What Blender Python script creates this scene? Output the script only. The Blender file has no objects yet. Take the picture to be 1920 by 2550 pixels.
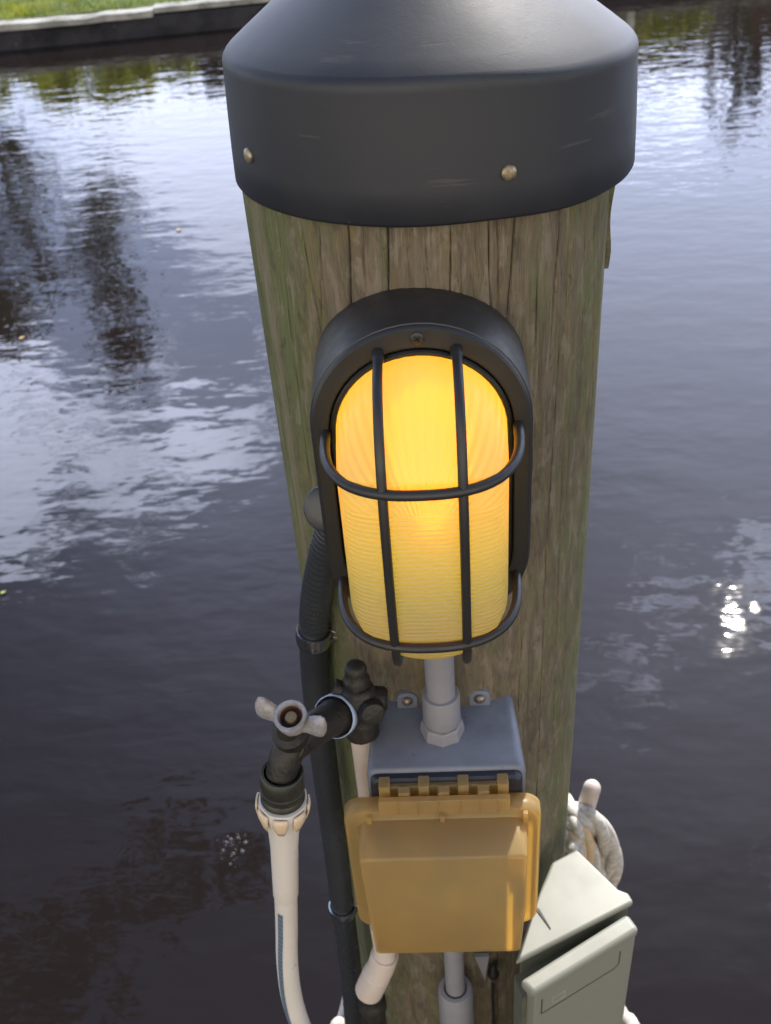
import bpy, bmesh, math, random
from mathutils import Vector, Matrix, noise
random.seed(7)
S = bpy.context.scene
COL = S.collection
R = math.radians

# ------------------------------------------------------------------ camera
CAMP = Vector((0.0, -0.6901, 0.2138))
YAW, PIT, ROL, FPX = -0.0669, 0.6413, -0.0836, 2500.0
cy, sy, cp, sp = math.cos(YAW), math.sin(YAW), math.cos(PIT), math.sin(PIT)
FW = Vector((sy*cp, cy*cp, -sp)); R0 = Vector((cy, -sy, 0)); U0 = R0.cross(FW)
RT = R0*math.cos(ROL) + U0*math.sin(ROL); UP = -R0*math.sin(ROL) + U0*math.cos(ROL)
cd = bpy.data.cameras.new("camera"); cam = bpy.data.objects.new("camera", cd); COL.objects.link(cam)
M = Matrix((RT, UP, -FW)).transposed().to_4x4(); M.translation = CAMP
cam.matrix_world = M
cd.sensor_fit = 'VERTICAL'; cd.sensor_height = 36; cd.lens = 36*FPX/2550
cd.clip_start = 0.01; cd.clip_end = 2000
cd.dof.use_dof = True; cd.dof.focus_distance = 0.60; cd.dof.aperture_fstop = 17
S.camera = cam

def ray(px, py):
    return (FW*FPX + RT*(px-960) - UP*(py-1275)).normalized()
def at(px, py, Y):          # point on the plane y = Y
    v = ray(px, py); return CAMP + v*((Y-CAMP.y)/v.y)
def atz(px, py, Z):         # point on the plane z = Z
    v = ray(px, py); return CAMP + v*((Z-CAMP.z)/v.z)

# ------------------------------------------------------------------ sun, sky, exposure
SEL, SAZ = R(42.2), R(21.2)
SUN = Vector((math.sin(SAZ)*math.cos(SEL), math.cos(SAZ)*math.cos(SEL), math.sin(SEL)))
ld = bpy.data.lights.new("sun", 'SUN'); lo = bpy.data.objects.new("sun", ld); COL.objects.link(lo)
ld.energy = 4.6; ld.angle = R(0.53); ld.color = (1, .94, .85)
lo.rotation_euler = SUN.to_track_quat('Z', 'Y').to_euler()

W = bpy.data.worlds.new("World"); S.world = W; W.use_nodes = True
nt = W.node_tree; nt.nodes.clear(); N = nt.nodes.new; L = nt.links.new
out = N('ShaderNodeOutputWorld'); bg = N('ShaderNodeBackground'); L(bg.outputs[0], out.inputs[0])
bg.inputs[1].default_value = 0.12
sky = N('ShaderNodeTexSky'); sky.sky_type = 'NISHITA'; sky.sun_disc = False
sky.sun_elevation = SEL; sky.sun_rotation = SAZ; sky.dust_density = .7; sky.ozone_density = 2.0
tc = N('ShaderNodeTexCoord')
def mth(op, a, b=None, c=None, tree=None, clamp=False):
    t = tree or nt
    n = t.nodes.new('ShaderNodeMath'); n.operation = op; n.use_clamp = clamp
    for i, v in enumerate((a, b, c)):
        if v is None: continue
        if isinstance(v, (int, float)): n.inputs[i].default_value = v
        else: t.links.new(v, n.inputs[i])
    return n.outputs[0]
def blob(el, az, r0, r1, amp):      # soft patch of sky round a direction, full inside r0 degrees, gone at r1
    e, a = R(el), R(az)
    d = N('ShaderNodeVectorMath'); d.operation = 'DOT_PRODUCT'
    L(tc.outputs['Generated'], d.inputs[0]); d.inputs[1].default_value = (math.sin(a)*math.cos(e), math.cos(a)*math.cos(e), math.sin(e))
    m = N('ShaderNodeMapRange'); m.interpolation_type = 'SMOOTHSTEP'
    L(d.outputs['Value'], m.inputs[0]); m.inputs[1].default_value = math.cos(R(r1)); m.inputs[2].default_value = math.cos(R(r0))
    m.inputs[3].default_value = 0; m.inputs[4].default_value = amp
    return m.outputs[0]
mp = N('ShaderNodeMapping'); L(tc.outputs['Generated'], mp.inputs[0]); mp.inputs['Scale'].default_value = (1, 1, 2.2)
cn = N('ShaderNodeTexNoise'); L(mp.outputs[0], cn.inputs[0]); cn.inputs['Scale'].default_value = 5.5
cn.inputs['Detail'].default_value = 9; cn.inputs['Roughness'].default_value = .66; cn.inputs['Distortion'].default_value = .35
sx = N('ShaderNodeSeparateXYZ'); L(tc.outputs['Generated'], sx.inputs[0])
lowm = N('ShaderNodeMapRange'); lowm.interpolation_type = 'SMOOTHSTEP'; L(sx.outputs[2], lowm.inputs[0])
lowm.inputs[1].default_value = .40; lowm.inputs[2].default_value = .22; lowm.inputs[3].default_value = 0; lowm.inputs[4].default_value = .24
c2n = N('ShaderNodeTexNoise'); mp2 = N('ShaderNodeMapping'); L(tc.outputs['Generated'], mp2.inputs[0]); mp2.inputs['Scale'].default_value = (1, 1, 1.6); mp2.inputs['Rotation'].default_value = (.2, .3, .5)
L(mp2.outputs[0], c2n.inputs[0]); c2n.inputs['Scale'].default_value = 17; c2n.inputs['Detail'].default_value = 6; c2n.inputs['Roughness'].default_value = .6; c2n.inputs['Distortion'].default_value = .8
dens = mth('ADD', mth('ADD', cn.outputs[0], mth('MULTIPLY', mth('SUBTRACT', c2n.outputs[0], .5), .45)), lowm.outputs[0])
for b in ((31, -24, 4, 11, .24), (27, -12, 3, 9, .24), (31, -36, 4, 11, .24), (16, -10, 3, 9, .25), (44, 23, 3, 10, .14), (38, 34, 4, 12, .1), (14, 185, 25, 66, .22)):
    dens = mth('ADD', dens, blob(*b))
for b in ((24, -16, 3, 8, -.22), (24, 12, 6, 14, -.10), (52, -40, 10, 30, -.25), (27, 14, 6, 12, -.10)):
    dens = mth('ADD', dens, blob(*b))
cr = N('ShaderNodeMapRange'); cr.interpolation_type = 'SMOOTHSTEP'; L(dens, cr.inputs[0])
cr.inputs[1].default_value = .60; cr.inputs[2].default_value = .78; cr.inputs[3].default_value = 0; cr.inputs[4].default_value = .92
ccol = N('ShaderNodeMix'); ccol.data_type = 'RGBA'
# clouds and thin high haze are brightest on the sun's side of the sky
veil = blob(22, 14, 8, 42, .22)
fac = mth('MAXIMUM', mth('MAXIMUM', cr.outputs[0], veil), blob(24, 17, 5, 20, .36))
cb = N('ShaderNodeVectorMath'); cb.operation = 'SCALE'
cc2 = N('ShaderNodeMix'); cc2.data_type = 'RGBA'; L(blob(40, 4, 55, 100, 1), cc2.inputs[0])
cc2.inputs[6].default_value = (17.5, 15.6, 13.0, 1); cc2.inputs[7].default_value = (12.0, 13.1, 17.0, 1); L(cc2.outputs[2], cb.inputs[0])
br = mth('ADD', blob(32, 8, 14, 60, .95), .72)
for b in ((33, -23, 5, 12, 1.3), (33, -12, 3, 8, .7), (44, 23, 3, 12, .7), (26, 17, 6, 22, .9)): br = mth('ADD', br, blob(*b))
L(br, cb.inputs['Scale'])
hb = N('ShaderNodeMix'); hb.data_type = 'RGBA'; L(blob(20, 6, 18, 44, .66), hb.inputs[0]); L(sky.outputs[0], hb.inputs[6]); hb.inputs[7].default_value = (8.2, 9.9, 15.4, 1)
L(fac, ccol.inputs[0]); L(hb.outputs[2], ccol.inputs[6]); L(cb.outputs[0], ccol.inputs[7])
L(ccol.outputs[2], bg.inputs[0])

S.view_settings.view_transform = 'Standard'; S.view_settings.look = 'None'
S.view_settings.exposure = 0.75; S.view_settings.gamma = 1
S.cycles.max_bounces = 8; S.cycles.transparent_max_bounces = 12
S.cycles.use_denoising = True; S.cycles.sample_clamp_indirect = 6
S.cycles.caustics_reflective = False; S.cycles.caustics_refractive = False

# ------------------------------------------------------------------ helpers
def tagp(o, label=None, cat=None, group=None, kind=None):
    if label: o['label'] = label
    if cat: o['category'] = cat
    if group: o['group'] = group
    if kind: o['kind'] = kind
    return o
def thing(name, loc, label, cat, group=None):
    o = bpy.data.objects.new(name, None); COL.objects.link(o); o.location = loc
    o.empty_display_size = .05; o['org'] = list(loc)
    return tagp(o, label, cat, group)
def obj(name, bm, m, parent=None, smooth=35, bevel=0, seg=2, sub=0, **tg):
    """link a bmesh built in world coordinates as one mesh object under parent"""
    bmesh.ops.recalc_face_normals(bm, faces=bm.faces[:]) if tg.pop('recalc', True) else None
    me = bpy.data.meshes.new(name)
    org = Vector((0, 0, 0))
    if parent is not None: org = Vector(parent['org'])
    bmesh.ops.translate(bm, verts=bm.verts[:], vec=-org)
    bm.to_mesh(me); bm.free()
    me.materials.append(m)
    if smooth:
        for p in me.polygons: p.use_smooth = True
        me.set_sharp_from_angle(angle=R(smooth))
    o = bpy.data.objects.new(name, me); COL.objects.link(o); o['org'] = list(org)
    if parent is not None: o.parent = parent
    if bevel:
        b = o.modifiers.new('bevel', 'BEVEL'); b.width = bevel; b.segments = seg; b.limit_method = 'ANGLE'; b.angle_limit = R(35)
        b.harden_normals = True
    if sub:
        s = o.modifiers.new('sub', 'SUBSURF'); s.levels = sub; s.render_levels = sub
    return tagp(o, **tg)
def frame(d):
    d = d.normalized(); a = Vector((0, 0, 1)) if abs(d.z) < .9 else Vector((1, 0, 0))
    u = d.cross(a).normalized(); return u, d.cross(u).normalized(), d
def loft(bm, rings, closed=True, cap0=True, cap1=True):
    vs = [[bm.verts.new(p) for p in r] for r in rings]
    n = len(vs[0])
    for a, b in zip(vs, vs[1:]):
        for i in range(n if closed else n-1):
            j = (i+1) % n
            bm.faces.new((a[i], a[j], b[j], b[i]))
    if cap0: bm.faces.new(vs[0][::-1])
    if cap1: bm.faces.new(vs[-1])
    return vs
def lathe(bm, o, d, prof, n=32, cap0=True, cap1=True):
    """prof: list of (distance along d, radius)"""
    u, v, d = frame(Vector(d)); o = Vector(o)
    rings = [[o + d*t + (u*math.cos(2*math.pi*i/n) + v*math.sin(2*math.pi*i/n))*r for i in range(n)] for t, r in prof]
    return loft(bm, rings, True, cap0, cap1)
def spline(pts, n=12):
    pts = [Vector(p) for p in pts]; out = []
    P = [pts[0]*2-pts[1]] + pts + [pts[-1]*2-pts[-2]]
    for i in range(1, len(P)-2):
        p0, p1, p2, p3 = P[i-1:i+3]
        for k in range(n):
            t = k/n
            out.append(.5*((2*p1) + (p2-p0)*t + (2*p0-5*p1+4*p2-p3)*t*t + (3*p1-p0-3*p2+p3)*t**3))
    out.append(pts[-1]); return out
def tube(bm, pts, r, n=16, cap=True, flat=1.0, up=None):
    """sweep a circle along pts; r number or function of (index, fraction)"""
    pts = [Vector(p) for p in pts]; m = len(pts); rings = []
    T = [(pts[min(i+1, m-1)]-pts[max(i-1, 0)]).normalized() for i in range(m)]
    u = frame(T[0])[0] if up is None else (Vector(up) - T[0]*Vector(up).dot(T[0])).normalized()
    for i in range(m):
        u = (u - T[i]*u.dot(T[i])).normalized(); v = T[i].cross(u)
        rr = r(i, i/(m-1)) if callable(r) else r
        rings.append([pts[i] + (u*math.cos(2*math.pi*k/n)*flat + v*math.sin(2*math.pi*k/n))*rr for k in range(n)])
    return loft(bm, rings, True, cap, cap)
def box(bm, x0, x1, y0, y1, z0, z1):
    v = [bm.verts.new((x, y, z)) for x in (x0, x1) for y in (y0, y1) for z in (z0, z1)]
    for f in ((0, 1, 3, 2), (4, 6, 7, 5), (0, 4, 5, 1), (2, 3, 7, 6), (0, 2, 6, 4), (1, 5, 7, 3)): bm.faces.new([v[i] for i in f])
def prism(bm, plan, z0, z1):
    loft(bm, [[Vector((p[0], p[1], z0)) for p in plan], [Vector((p[0], p[1], z1)) for p in plan]])
def rrect(x0, x1, z0, z1, r, n=6):
    o = []
    for cx, cz, a in ((x1-r, z1-r, 0), (x0+r, z1-r, 90), (x0+r, z0+r, 180), (x1-r, z0+r, 270)):
        for i in range(n+1):
            t = R(a + 90*i/n); o.append((cx+r*math.cos(t), cz+r*math.sin(t)))
    return o
BM = bmesh.new

# ------------------------------------------------------------------ materials
class Mt:
    def __init__(s, name):
        s.m = bpy.data.materials.new(name); s.m.use_nodes = True; s.t = s.m.node_tree
        s.b = s.t.nodes['Principled BSDF']; s.out = s.t.nodes['Material Output']
    def n(s, k, **kw):
        x = s.t.nodes.new('ShaderNode'+k)
        for a, v in kw.items(): setattr(x, a, v)
        return x
    def l(s, a, b): s.t.links.new(a, b)
    def mth(s, *a, **k): return mth(*a, tree=s.t, **k)
    def coord(s, scale=(1, 1, 1), kind='Object'):
        c = s.n('TexCoord'); m = s.n('Mapping'); s.l(c.outputs[kind], m.inputs[0]); m.inputs['Scale'].default_value = scale
        return m.outputs[0]
    def noise(s, vec, scale, detail=4, rough=.5, dist=0):
        x = s.n('TexNoise'); s.l(vec, x.inputs[0]); x.inputs['Scale'].default_value = scale
        x.inputs['Detail'].default_value = detail; x.inputs['Roughness'].default_value = rough; x.inputs['Distortion'].default_value = dist
        return x.outputs[0]
    def ramp(s, f, pts, interp='LINEAR'):
        x = s.n('ValToRGB'); s.l(f, x.inputs[0]); x.color_ramp.interpolation = interp; e = x.color_ramp.elements
        while len(e) < len(pts): e.new(.5)
        for q, (p, c) in zip(e, pts):
            q.position = p; q.color = (*c, 1) if len(c) == 3 else c
        return x.outputs[0]
    def mr(s, f, a, b, c, d, sm=True):
        x = s.n('MapRange'); s.l(f, x.inputs[0]); x.interpolation_type = 'SMOOTHSTEP' if sm else 'LINEAR'
        for i, v in enumerate((a, b, c, d)): x.inputs[i+1].default_value = v
        return x.outputs[0]
    def mix(s, f, a, b, mode='MIX'):
        x = s.n('Mix'); x.data_type = 'RGBA'; x.blend_type = mode
        for i, v in ((0, f), (6, a), (7, b)):
            if isinstance(v, (int, float)): x.inputs[i].default_value = v
            elif isinstance(v, tuple): x.inputs[i].default_value = (*v, 1) if len(v) == 3 else v
            else: s.l(v, x.inputs[i])
        return x.outputs[2]
    def bump(s, h, strength=.3, dist=.001):
        x = s.n('Bump'); s.l(h, x.inputs['Height']); x.inputs['Strength'].default_value = strength; x.inputs['Distance'].default_value = dist
        s.l(x.outputs[0], s.b.inputs['Normal']); return x.outputs[0]
def simple(name, c, rough=.5, metal=0, var=.25, vs=40, bmp=.15, bs=600, bd=.0003, c2=None, spec=.5, spot=None):
    k = Mt(name); v = k.coord()
    a = k.noise(v, vs, 6, .6)
    c2 = c2 or tuple(x*(1-var) for x in c)
    col = k.mix(k.mr(a, .35, .68, 0, 1), c, c2)
    if spot:                                   # specks and stains: (colour, scale, threshold)
        b = k.noise(v, spot[1], 5, .65)
        col = k.mix(k.mr(b, spot[2], spot[2]+.06, 0, 1), col, spot[0])
    k.l(col, k.b.inputs['Base Color'])
    k.b.inputs['Metallic'].default_value = metal
    k.l(k.mr(a, .3, .7, max(0, rough-.07), min(1, rough+.1)), k.b.inputs['Roughness'])
    k.b.inputs['Specular IOR Level'].default_value = spec
    if bmp: k.bump(k.noise(v, bs, 3, .6), bmp, bd)
    return k.m

MAT = {}
# --- wood of the piling: grain runs along z, cylinder unrolled
def wood_mat():
    k = Mt('weathered_wood'); c = k.n('TexCoord'); s = k.n('SeparateXYZ'); k.l(c.outputs['Object'], s.inputs[0])
    ang = k.mth('ARCTAN2', s.outputs[0], k.mth('MULTIPLY', s.outputs[1], -1))     # 0 faces -y
    def uv(sa, sz, off=0):
        x = k.n('CombineXYZ'); k.l(k.mth('MULTIPLY', ang, sa), x.inputs[0]); k.l(k.mth('MULTIPLY', s.outputs[2], sz), x.inputs[1]); x.inputs[2].default_value = off
        return x.outputs[0]
    fig = k.noise(uv(2.3, 3.2), 2.2, 6, .6, 1.3)        # broad growth-ring flames
    fig2 = k.noise(uv(7, 7, 3), 1.8, 7, .65, .6)
    fine = k.noise(uv(60, 4, 5), 3, 6, .7)
    streak = k.noise(uv(22, 1.2, 8), 2.2, 4, .6)
    col = k.ramp(fig, [(.28, (.085, .062, .044)), (.39, (.16, .112, .055)), (.46, (.215, .165, .115)), (.52, (.085, .062, .044)), (.60, (.20, .15, .066)), (.72, (.12, .092, .068))])
    col2 = k.ramp(fig2, [(.33, (.095, .073, .050)), (.47, (.16, .122, .068)), (.56, (.13, .105, .075)), (.70, (.20, .16, .11))])
    col = k.mix(.38, col, col2)
    col = k.mix(k.mr(streak, .4, .65, 0, .30), col, (.16, .13, .11))
    # green algae: more to the left, and lower down
    g = k.noise(uv(2.6, 5.5, 12), 2.5, 8, .7, .2)
    left = k.mr(ang, -.35, -1.15, 0, .40); low = k.mr(s.outputs[2], -.14, -.50, 0, .34)
    rgt = k.mr(ang, .35, 1.3, 0, .16)
    gm = k.mr(k.mth('ADD', k.mth('ADD', k.mth('ADD', g, left), low), rgt), .45, .82, 0, .92)
    col = k.mix(gm, col, k.mix(k.noise(uv(12, 6, 2), 3, 4), (.15, .19, .055), (.080, .115, .040)))
    yl = k.noise(uv(3, 2.6, 51), 2.4, 6, .6, .8)
    col = k.mix(k.mr(yl, .55, .66, 0, .55), col, (.20, .155, .05))
    # bare pinkish run down the left face
    pk = k.mth('MULTIPLY', k.mr(k.mth('ABSOLUTE', k.mth('ADD', ang, k.mth('ADD', k.mth('MULTIPLY', streak, .25), .93))), .015, .07, 1, 0), k.mr(s.outputs[2], -.33, -.12, .0, .8))
    col = k.mix(k.mth('MULTIPLY', pk, .7), col, (.27, .21, .17))
    # pale lichen low on the front
    li = k.noise(uv(9, 7, 21), 2.2, 5, .7)
    col = k.mix(k.mth('MULTIPLY', k.mr(li, .60, .68, 0, .8), k.mr(s.outputs[2], -.20, -.34, 0, 1)), col, (.26, .31, .21))
    bl_ = k.noise(uv(5.5, 13, 61), 2.2, 6, .62, .5)
    col = k.mix(k.mr(bl_, .54, .62, 0, .6), col, (.265, .225, .175)); col = k.mix(k.mr(bl_, .44, .36, 0, .65), col, (.075, .058, .042))
    # rust and tar low down
    ru = k.noise(uv(6, 9, 30), 2.6, 5, .65)
    col = k.mix(k.mth('MULTIPLY', k.mr(ru, .52, .66, 0, .8), k.mr(s.outputs[2], -.60, -.80, 0, 1)), col, (.075, .042, .026))
    # hairline checks
    ck = k.noise(uv(26, .8, 40), 2.4, 3, .5); thin = k.mr(k.mth('ABSOLUTE', k.mth('SUBTRACT', ck, .5)), .0, .012, .75, 0)
    gate = k.mr(k.noise(uv(4, 3, 44), 2, 2), .48, .6, 0, 1)
    col = k.mix(k.mth('MULTIPLY', thin, gate), col, (.03, .024, .018))
    fib = k.noise(uv(150, 22, 9), 3, 4, .7)
    col = k.mix(k.mr(fine, .35, .65, .0, .75), col, k.mix(.6, col, (.045, .035, .026)))
    col = k.mix(k.mr(fib, .38, .62, .45, 0), col, k.mix(.5, col, (.32, .29, .23)))
    sp_ = k.noise(k.coord((1, 1, .6)), 260, 3, .6); col = k.mix(k.mr(sp_, .66, .72, 0, .55), col, (.04, .035, .028))
    at_ = k.n('Attribute', attribute_name='crack'); 
    col = k.mix(at_.outputs['Fac'], col, (.018, .014, .010))
    k.l(col, k.b.inputs['Base Color']); k.b.inputs['Roughness'].default_value = .82; k.b.inputs['Specular IOR Level'].default_value = .25
    h = k.mth('ADD', k.mth('ADD', k.mth('MULTIPLY', fine, .7), k.mth('MULTIPLY', fib, .35)), k.mth('ADD', k.mth('MULTIPLY', streak, .6), k.mth('MULTIPLY', k.mth('MULTIPLY', thin, gate), -.8)))
    k.bump(h, .55, .0016)
    return k.m
MAT['wood'] = wood_mat()
def cap_mat():
    k = Mt('black_cap_plastic'); v = k.coord()
    a = k.noise(v, 9, 6, .62)
    sc = k.n('TexNoise'); m = k.n('Mapping'); c = k.n('TexCoord'); k.l(c.outputs['Object'], m.inputs[0]); m.inputs['Rotation'].default_value = (.3, .5, .9); m.inputs['Scale'].default_value = (9, 9, 140)
    k.l(m.outputs[0], sc.inputs[0]); sc.inputs['Scale'].default_value = 2.2; sc.inputs['Detail'].default_value = 3
    scr = k.mth('MULTIPLY', k.mr(sc.outputs[0], .64, .68, 0, 1), k.mr(k.noise(v, 14, 2), .5, .6, 0, 1))
    dust = k.noise(v, 350, 2, .5)
    col = k.mix(k.mr(a, .35, .7, 0, 1), (.009, .011, .018), (.016, .018, .024))
    col = k.mix(k.mth('MULTIPLY', scr, .22), col, (.13, .12, .11))
    col = k.mix(k.mr(dust, .76, .80, 0, .25), col, (.3, .28, .25))
    k.l(col, k.b.inputs['Base Color'])
    k.l(k.mth('ADD', k.mr(a, .3, .7, .50, .62), k.mth('MULTIPLY', scr, .1)), k.b.inputs['Roughness'])
    k.b.inputs['Specular IOR Level'].default_value = .65
    
    k.bump(k.mth('ADD', k.mth('MULTIPLY', a, 1.5), k.mth('ADD', k.mth('MULTIPLY', k.noise(v, 700, 2), .12), k.mth('MULTIPLY', scr, -.08))), .22, .0012)
    return k.m
MAT['cap'] = cap_mat()
MAT['nail'] = simple('aged_nail_head', (.42, .37, .27), .42, .7, .35, 260, .4, 900, .0004, c2=(.24, .19, .12))
MAT['powder'] = simple('black_powder_coat', (.024, .023, .023), .40, 0, .15, 60, .5, 1500, .0003)
MAT['gasket'] = simple('black_rubber', (.012, .012, .012), .35, 0, .2, 60, .1)
MAT['grey'] = simple('grey_painted_metal', (.19, .205, .25), .46, 0, .22, 26, .35, 500, .0004, spot=((.10, .10, .10), 75, .665))
MAT['greypipe'] = simple('grey_pvc', (.25, .245, .265), .42, 0, .12, 30, .1, spot=((.15, .14, .14), 70, .66))
MAT['pvc'] = simple('white_pvc', (.62, .54, .48), .4, 0, .12, 24, .1, c2=(.58, .47, .38), spot=((.30, .17, .06), 60, .70))
MAT['darkbox'] = simple('dark_gasket_plate', (.018, .022, .035), .5, 0, .2, 60, .1)
MAT['screw'] = simple('weathered_screw', (.30, .25, .20), .4, .8, .4, 300, .3)
MAT['bronze'] = simple('tarnished_bronze', (.017, .016, .014), .5, .2, .4, 55, .9, 220, .0012, c2=(.035, .028, .021), spot=((.055, .033, .022), 110, .64))
MAT['zinc'] = simple('corroded_zinc', (.36, .35, .37), .55, .35, .35, 120, .8, 500, .0007, c2=(.24, .215, .20), spot=((.33, .12, .055), 60, .66))
MAT['rustin'] = simple('rusty_recess', (.13, .05, .03), .8, 0, .4, 120, .5)
MAT['brass'] = simple('dull_brass', (.30, .22, .12), .4, .6, .3, 200, .3)
MAT['collar'] = simple('greenish_brass', (.060, .060, .042), .42, .5, .35, 90, .5, 500, .0005, c2=(.035, .038, .034))
MAT['hose'] = simple('white_hose_vinyl', (.66, .615, .56), .45, 0, .08, 20, .12, spot=((.36, .28, .20), 60, .665))
MAT['cuff'] = simple('peach_hose_cuff', (.68, .53, .36), .45, 0, .1, 30, .1)
MAT['stripe'] = simple('blue_hose_stripe', (.10, .15, .21), .55, 0, .4, 120, .2, c2=(.17, .23, .29))
MAT['tube'] = simple('black_conduit', (.034, .038, .043), .30, 0, .2, 30, .15, 500, .0004, spot=((.07, .065, .06), 80, .68))
MAT['zincstrap'] = simple('galvanised_strap', (.55, .56, .57), .25, 1, .2, 60, .2, 200, .0005)
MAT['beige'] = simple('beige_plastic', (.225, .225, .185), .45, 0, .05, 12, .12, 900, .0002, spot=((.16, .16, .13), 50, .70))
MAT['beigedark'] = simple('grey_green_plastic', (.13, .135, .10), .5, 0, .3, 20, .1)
MAT['groove'] = simple('dark_groove', (.055, .06, .05), .7)
MAT['blade'] = simple('black_blade', (.01, .01, .01), .5)
MAT['tape'] = simple('blue_white_tape', (.42, .50, .66), .4, 0, .2, 90, .3)
MAT['peg'] = simple('white_peg_plastic', (.56, .47, .43), .45, 0, .12, 30, .1)
MAT['wall'] = simple('dark_seawall', (.022, .022, .030), .85, 0, .5, 2.2, .8, 10, .03, c2=(.008, .008, .012), spot=((.06, .062, .075), 7, .64))
MAT['coping'] = simple('pale_concrete', (.36, .36, .34), .85, 0, .45, 2.5, .5, 30, .006, spot=((.16, .15, .12), 4.0, .58))
MAT['soil'] = simple('lawn_soil', (.11, .14, .03), .95, 0, .5, 1.5, .3, 20, .01, c2=(.05, .07, .018))
MAT['siding'] = simple('house_siding', (.13, .19, .23), .7, 0, .2, 1, .1)
MAT['siding2'] = simple('brown_siding', (.10, .065, .05), .7, 0, .2, 1, .1)
MAT['roof'] = simple('roof_shingle', (.06, .055, .055), .85, 0, .3, 3, .2)
MAT['trim'] = simple('white_trim', (.7, .7, .68), .6, 0, .1, 3, .1)
MAT['glassw'] = simple('window_glass', (.03, .035, .04), .08, 0, .1, 3, 0)
MAT['bark'] = simple('tree_bark', (.075, .06, .045), .9, 0, .4, 8, .5, 30, .01)
def leafm(name, a, b, sc=1.5):
    k = Mt(name); v = k.coord(); f = k.noise(v, sc, 4, .6)
    k.l(k.mix(k.mr(f, .38, .62, 0, 1), a, b), k.b.inputs['Base Color']); k.b.inputs['Roughness'].default_value = .55
    tr = k.n('BsdfTranslucent'); k.l(k.mix(k.mr(f, .38, .62, 0, 1), tuple(x*1.3 for x in a), tuple(x*1.5 for x in b)), tr.inputs[0])
    mx = k.n('MixShader'); mx.inputs[0].default_value = .5; k.l(k.b.outputs[0], mx.inputs[1]); k.l(tr.outputs[0], mx.inputs[2]); k.l(mx.outputs[0], k.out.inputs[0])
    return k.m
MAT['leaf'] = leafm('tree_leaves', (.045, .06, .02), (.075, .085, .03))
MAT['shrub'] = leafm('shrub_leaves', (.50, .52, .06), (.28, .34, .05))
MAT['grass'] = leafm('grass_blades', (.24, .26, .03), (.09, .13, .025), .9)
MAT['drift'] = simple('yellow_leaf', (.62, .42, .20), .6, 0, .25, 60, .1)
MAT['driftg'] = simple('green_leaf', (.36, .40, .12), .6, 0, .25, 60, .1)

def water_mat():
    k = Mt('canal_water'); c = k.n('TexCoord')
    def mp_(sc, rot=0, loc=(0, 0, 0)):
        m = k.n('Mapping'); k.l(c.outputs['Object'], m.inputs[0]); m.inputs['Scale'].default_value = sc; m.inputs['Rotation'].default_value = (0, 0, R(rot)); m.inputs['Location'].default_value = loc
        return m.outputs[0]
    k.b.inputs['Base Color'].default_value = (.0105, .0078, .0075, 1)
    k.b.inputs['Roughness'].default_value = .015; k.b.inputs['IOR'].default_value = 1.333
    rip = k.noise(mp_((.55, 1.5, 1), -6), 7.5, 2.5, .5, .4)
    rip2 = k.noise(mp_((.8, 1.6, 1), 14), 2.6, 2, .45)
    swell = k.noise(mp_((.35, .6, 1), 10), .8, 1, .5)
    area = k.mr(k.noise(mp_((1, 1, 1), 0, (3, 1, 0)), .22, 2, .5), .42, .60, .35, 1)
    s = k.n('SeparateXYZ'); k.l(c.outputs['Object'], s.inputs[0])
    calm = k.mr(s.outputs[1], 2.0, 3.4, .85, 1.25)            # water in the lee of the dock is calmer
    amp = k.mth('MULTIPLY', area, calm)
    h = k.mth('ADD', k.mth('MULTIPLY', k.mth('MULTIPLY', rip, amp), .0026), k.mth('ADD', k.mth('MULTIPLY', k.mth('MULTIPLY', rip2, calm), .0042), k.mth('MULTIPLY', swell, .008)))
    h = k.mth('ADD', h, k.mth('MULTIPLY', k.noise(mp_((1, 1, 1), 30), 5, 2, .5), .0022))
    k.bump(h, 1.0, 1.0)
    return k.m
MAT['water'] = water_mat()

def glass_mat():
    """frosted ribbed lamp lens: radial ribs above, horizontal ribs below"""
    k = Mt('frosted_amber_glass'); c = k.n('TexCoord'); s = k.n('SeparateXYZ'); k.l(c.outputs['Object'], s.inputs[0])
    X, Z = s.outputs[0], s.outputs[2]                     # origin = centre of the lamp face
    low = k.mr(Z, .030, .036, 1, 0)
    hr = k.mth('SINE', k.mth('MULTIPLY', Z, 2*math.pi/.0034))
    a = k.mth('ARCTAN2', X, k.mth('SUBTRACT', Z, .012)); rr = k.mth('SINE', k.mth('MULTIPLY', a, 64))
    h = k.mth('ADD', k.mth('MULTIPLY', hr, low), k.mth('MULTIPLY', k.mth('MULTIPLY', rr, k.mth('SUBTRACT', 1, low)), .6))
    b = k.n('Bump'); k.l(h, b.inputs['Height']); b.inputs['Strength'].default_value = .55; b.inputs['Distance'].default_value = .0008
    rib = k.mr(h, -1, 1, 0, 1, False)
    tr = k.n('BsdfTranslucent'); k.l(k.mix(rib, (.60, .96, .05), (.68, 1.0, .10)), tr.inputs[0]); k.l(b.outputs[0], tr.inputs[1])
    k.b.inputs['Base Color'].default_value = (.66, .54, .47, 1); k.b.inputs['Roughness'].default_value = .24; k.l(b.outputs[0], k.b.inputs['Normal'])
    rf = k.n('BsdfRefraction'); rf.inputs[0].default_value = (.80, .16, .005, 1); rf.inputs['Roughness'].default_value = .62; rf.inputs['IOR'].default_value = 1.12; k.l(b.outputs[0], rf.inputs['Normal'])
    m0 = k.n('MixShader'); m0.inputs[0].default_value = .42; k.l(tr.outputs[0], m0.inputs[1]); k.l(rf.outputs[0], m0.inputs[2])
    mx = k.n('MixShader'); mx.inputs[0].default_value = .68; k.l(k.b.outputs[0], mx.inputs[1]); k.l(m0.outputs[0], mx.inputs[2]); k.l(mx.outputs[0], k.out.inputs[0])
    return k.m
MAT['glass'] = glass_mat()
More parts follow.
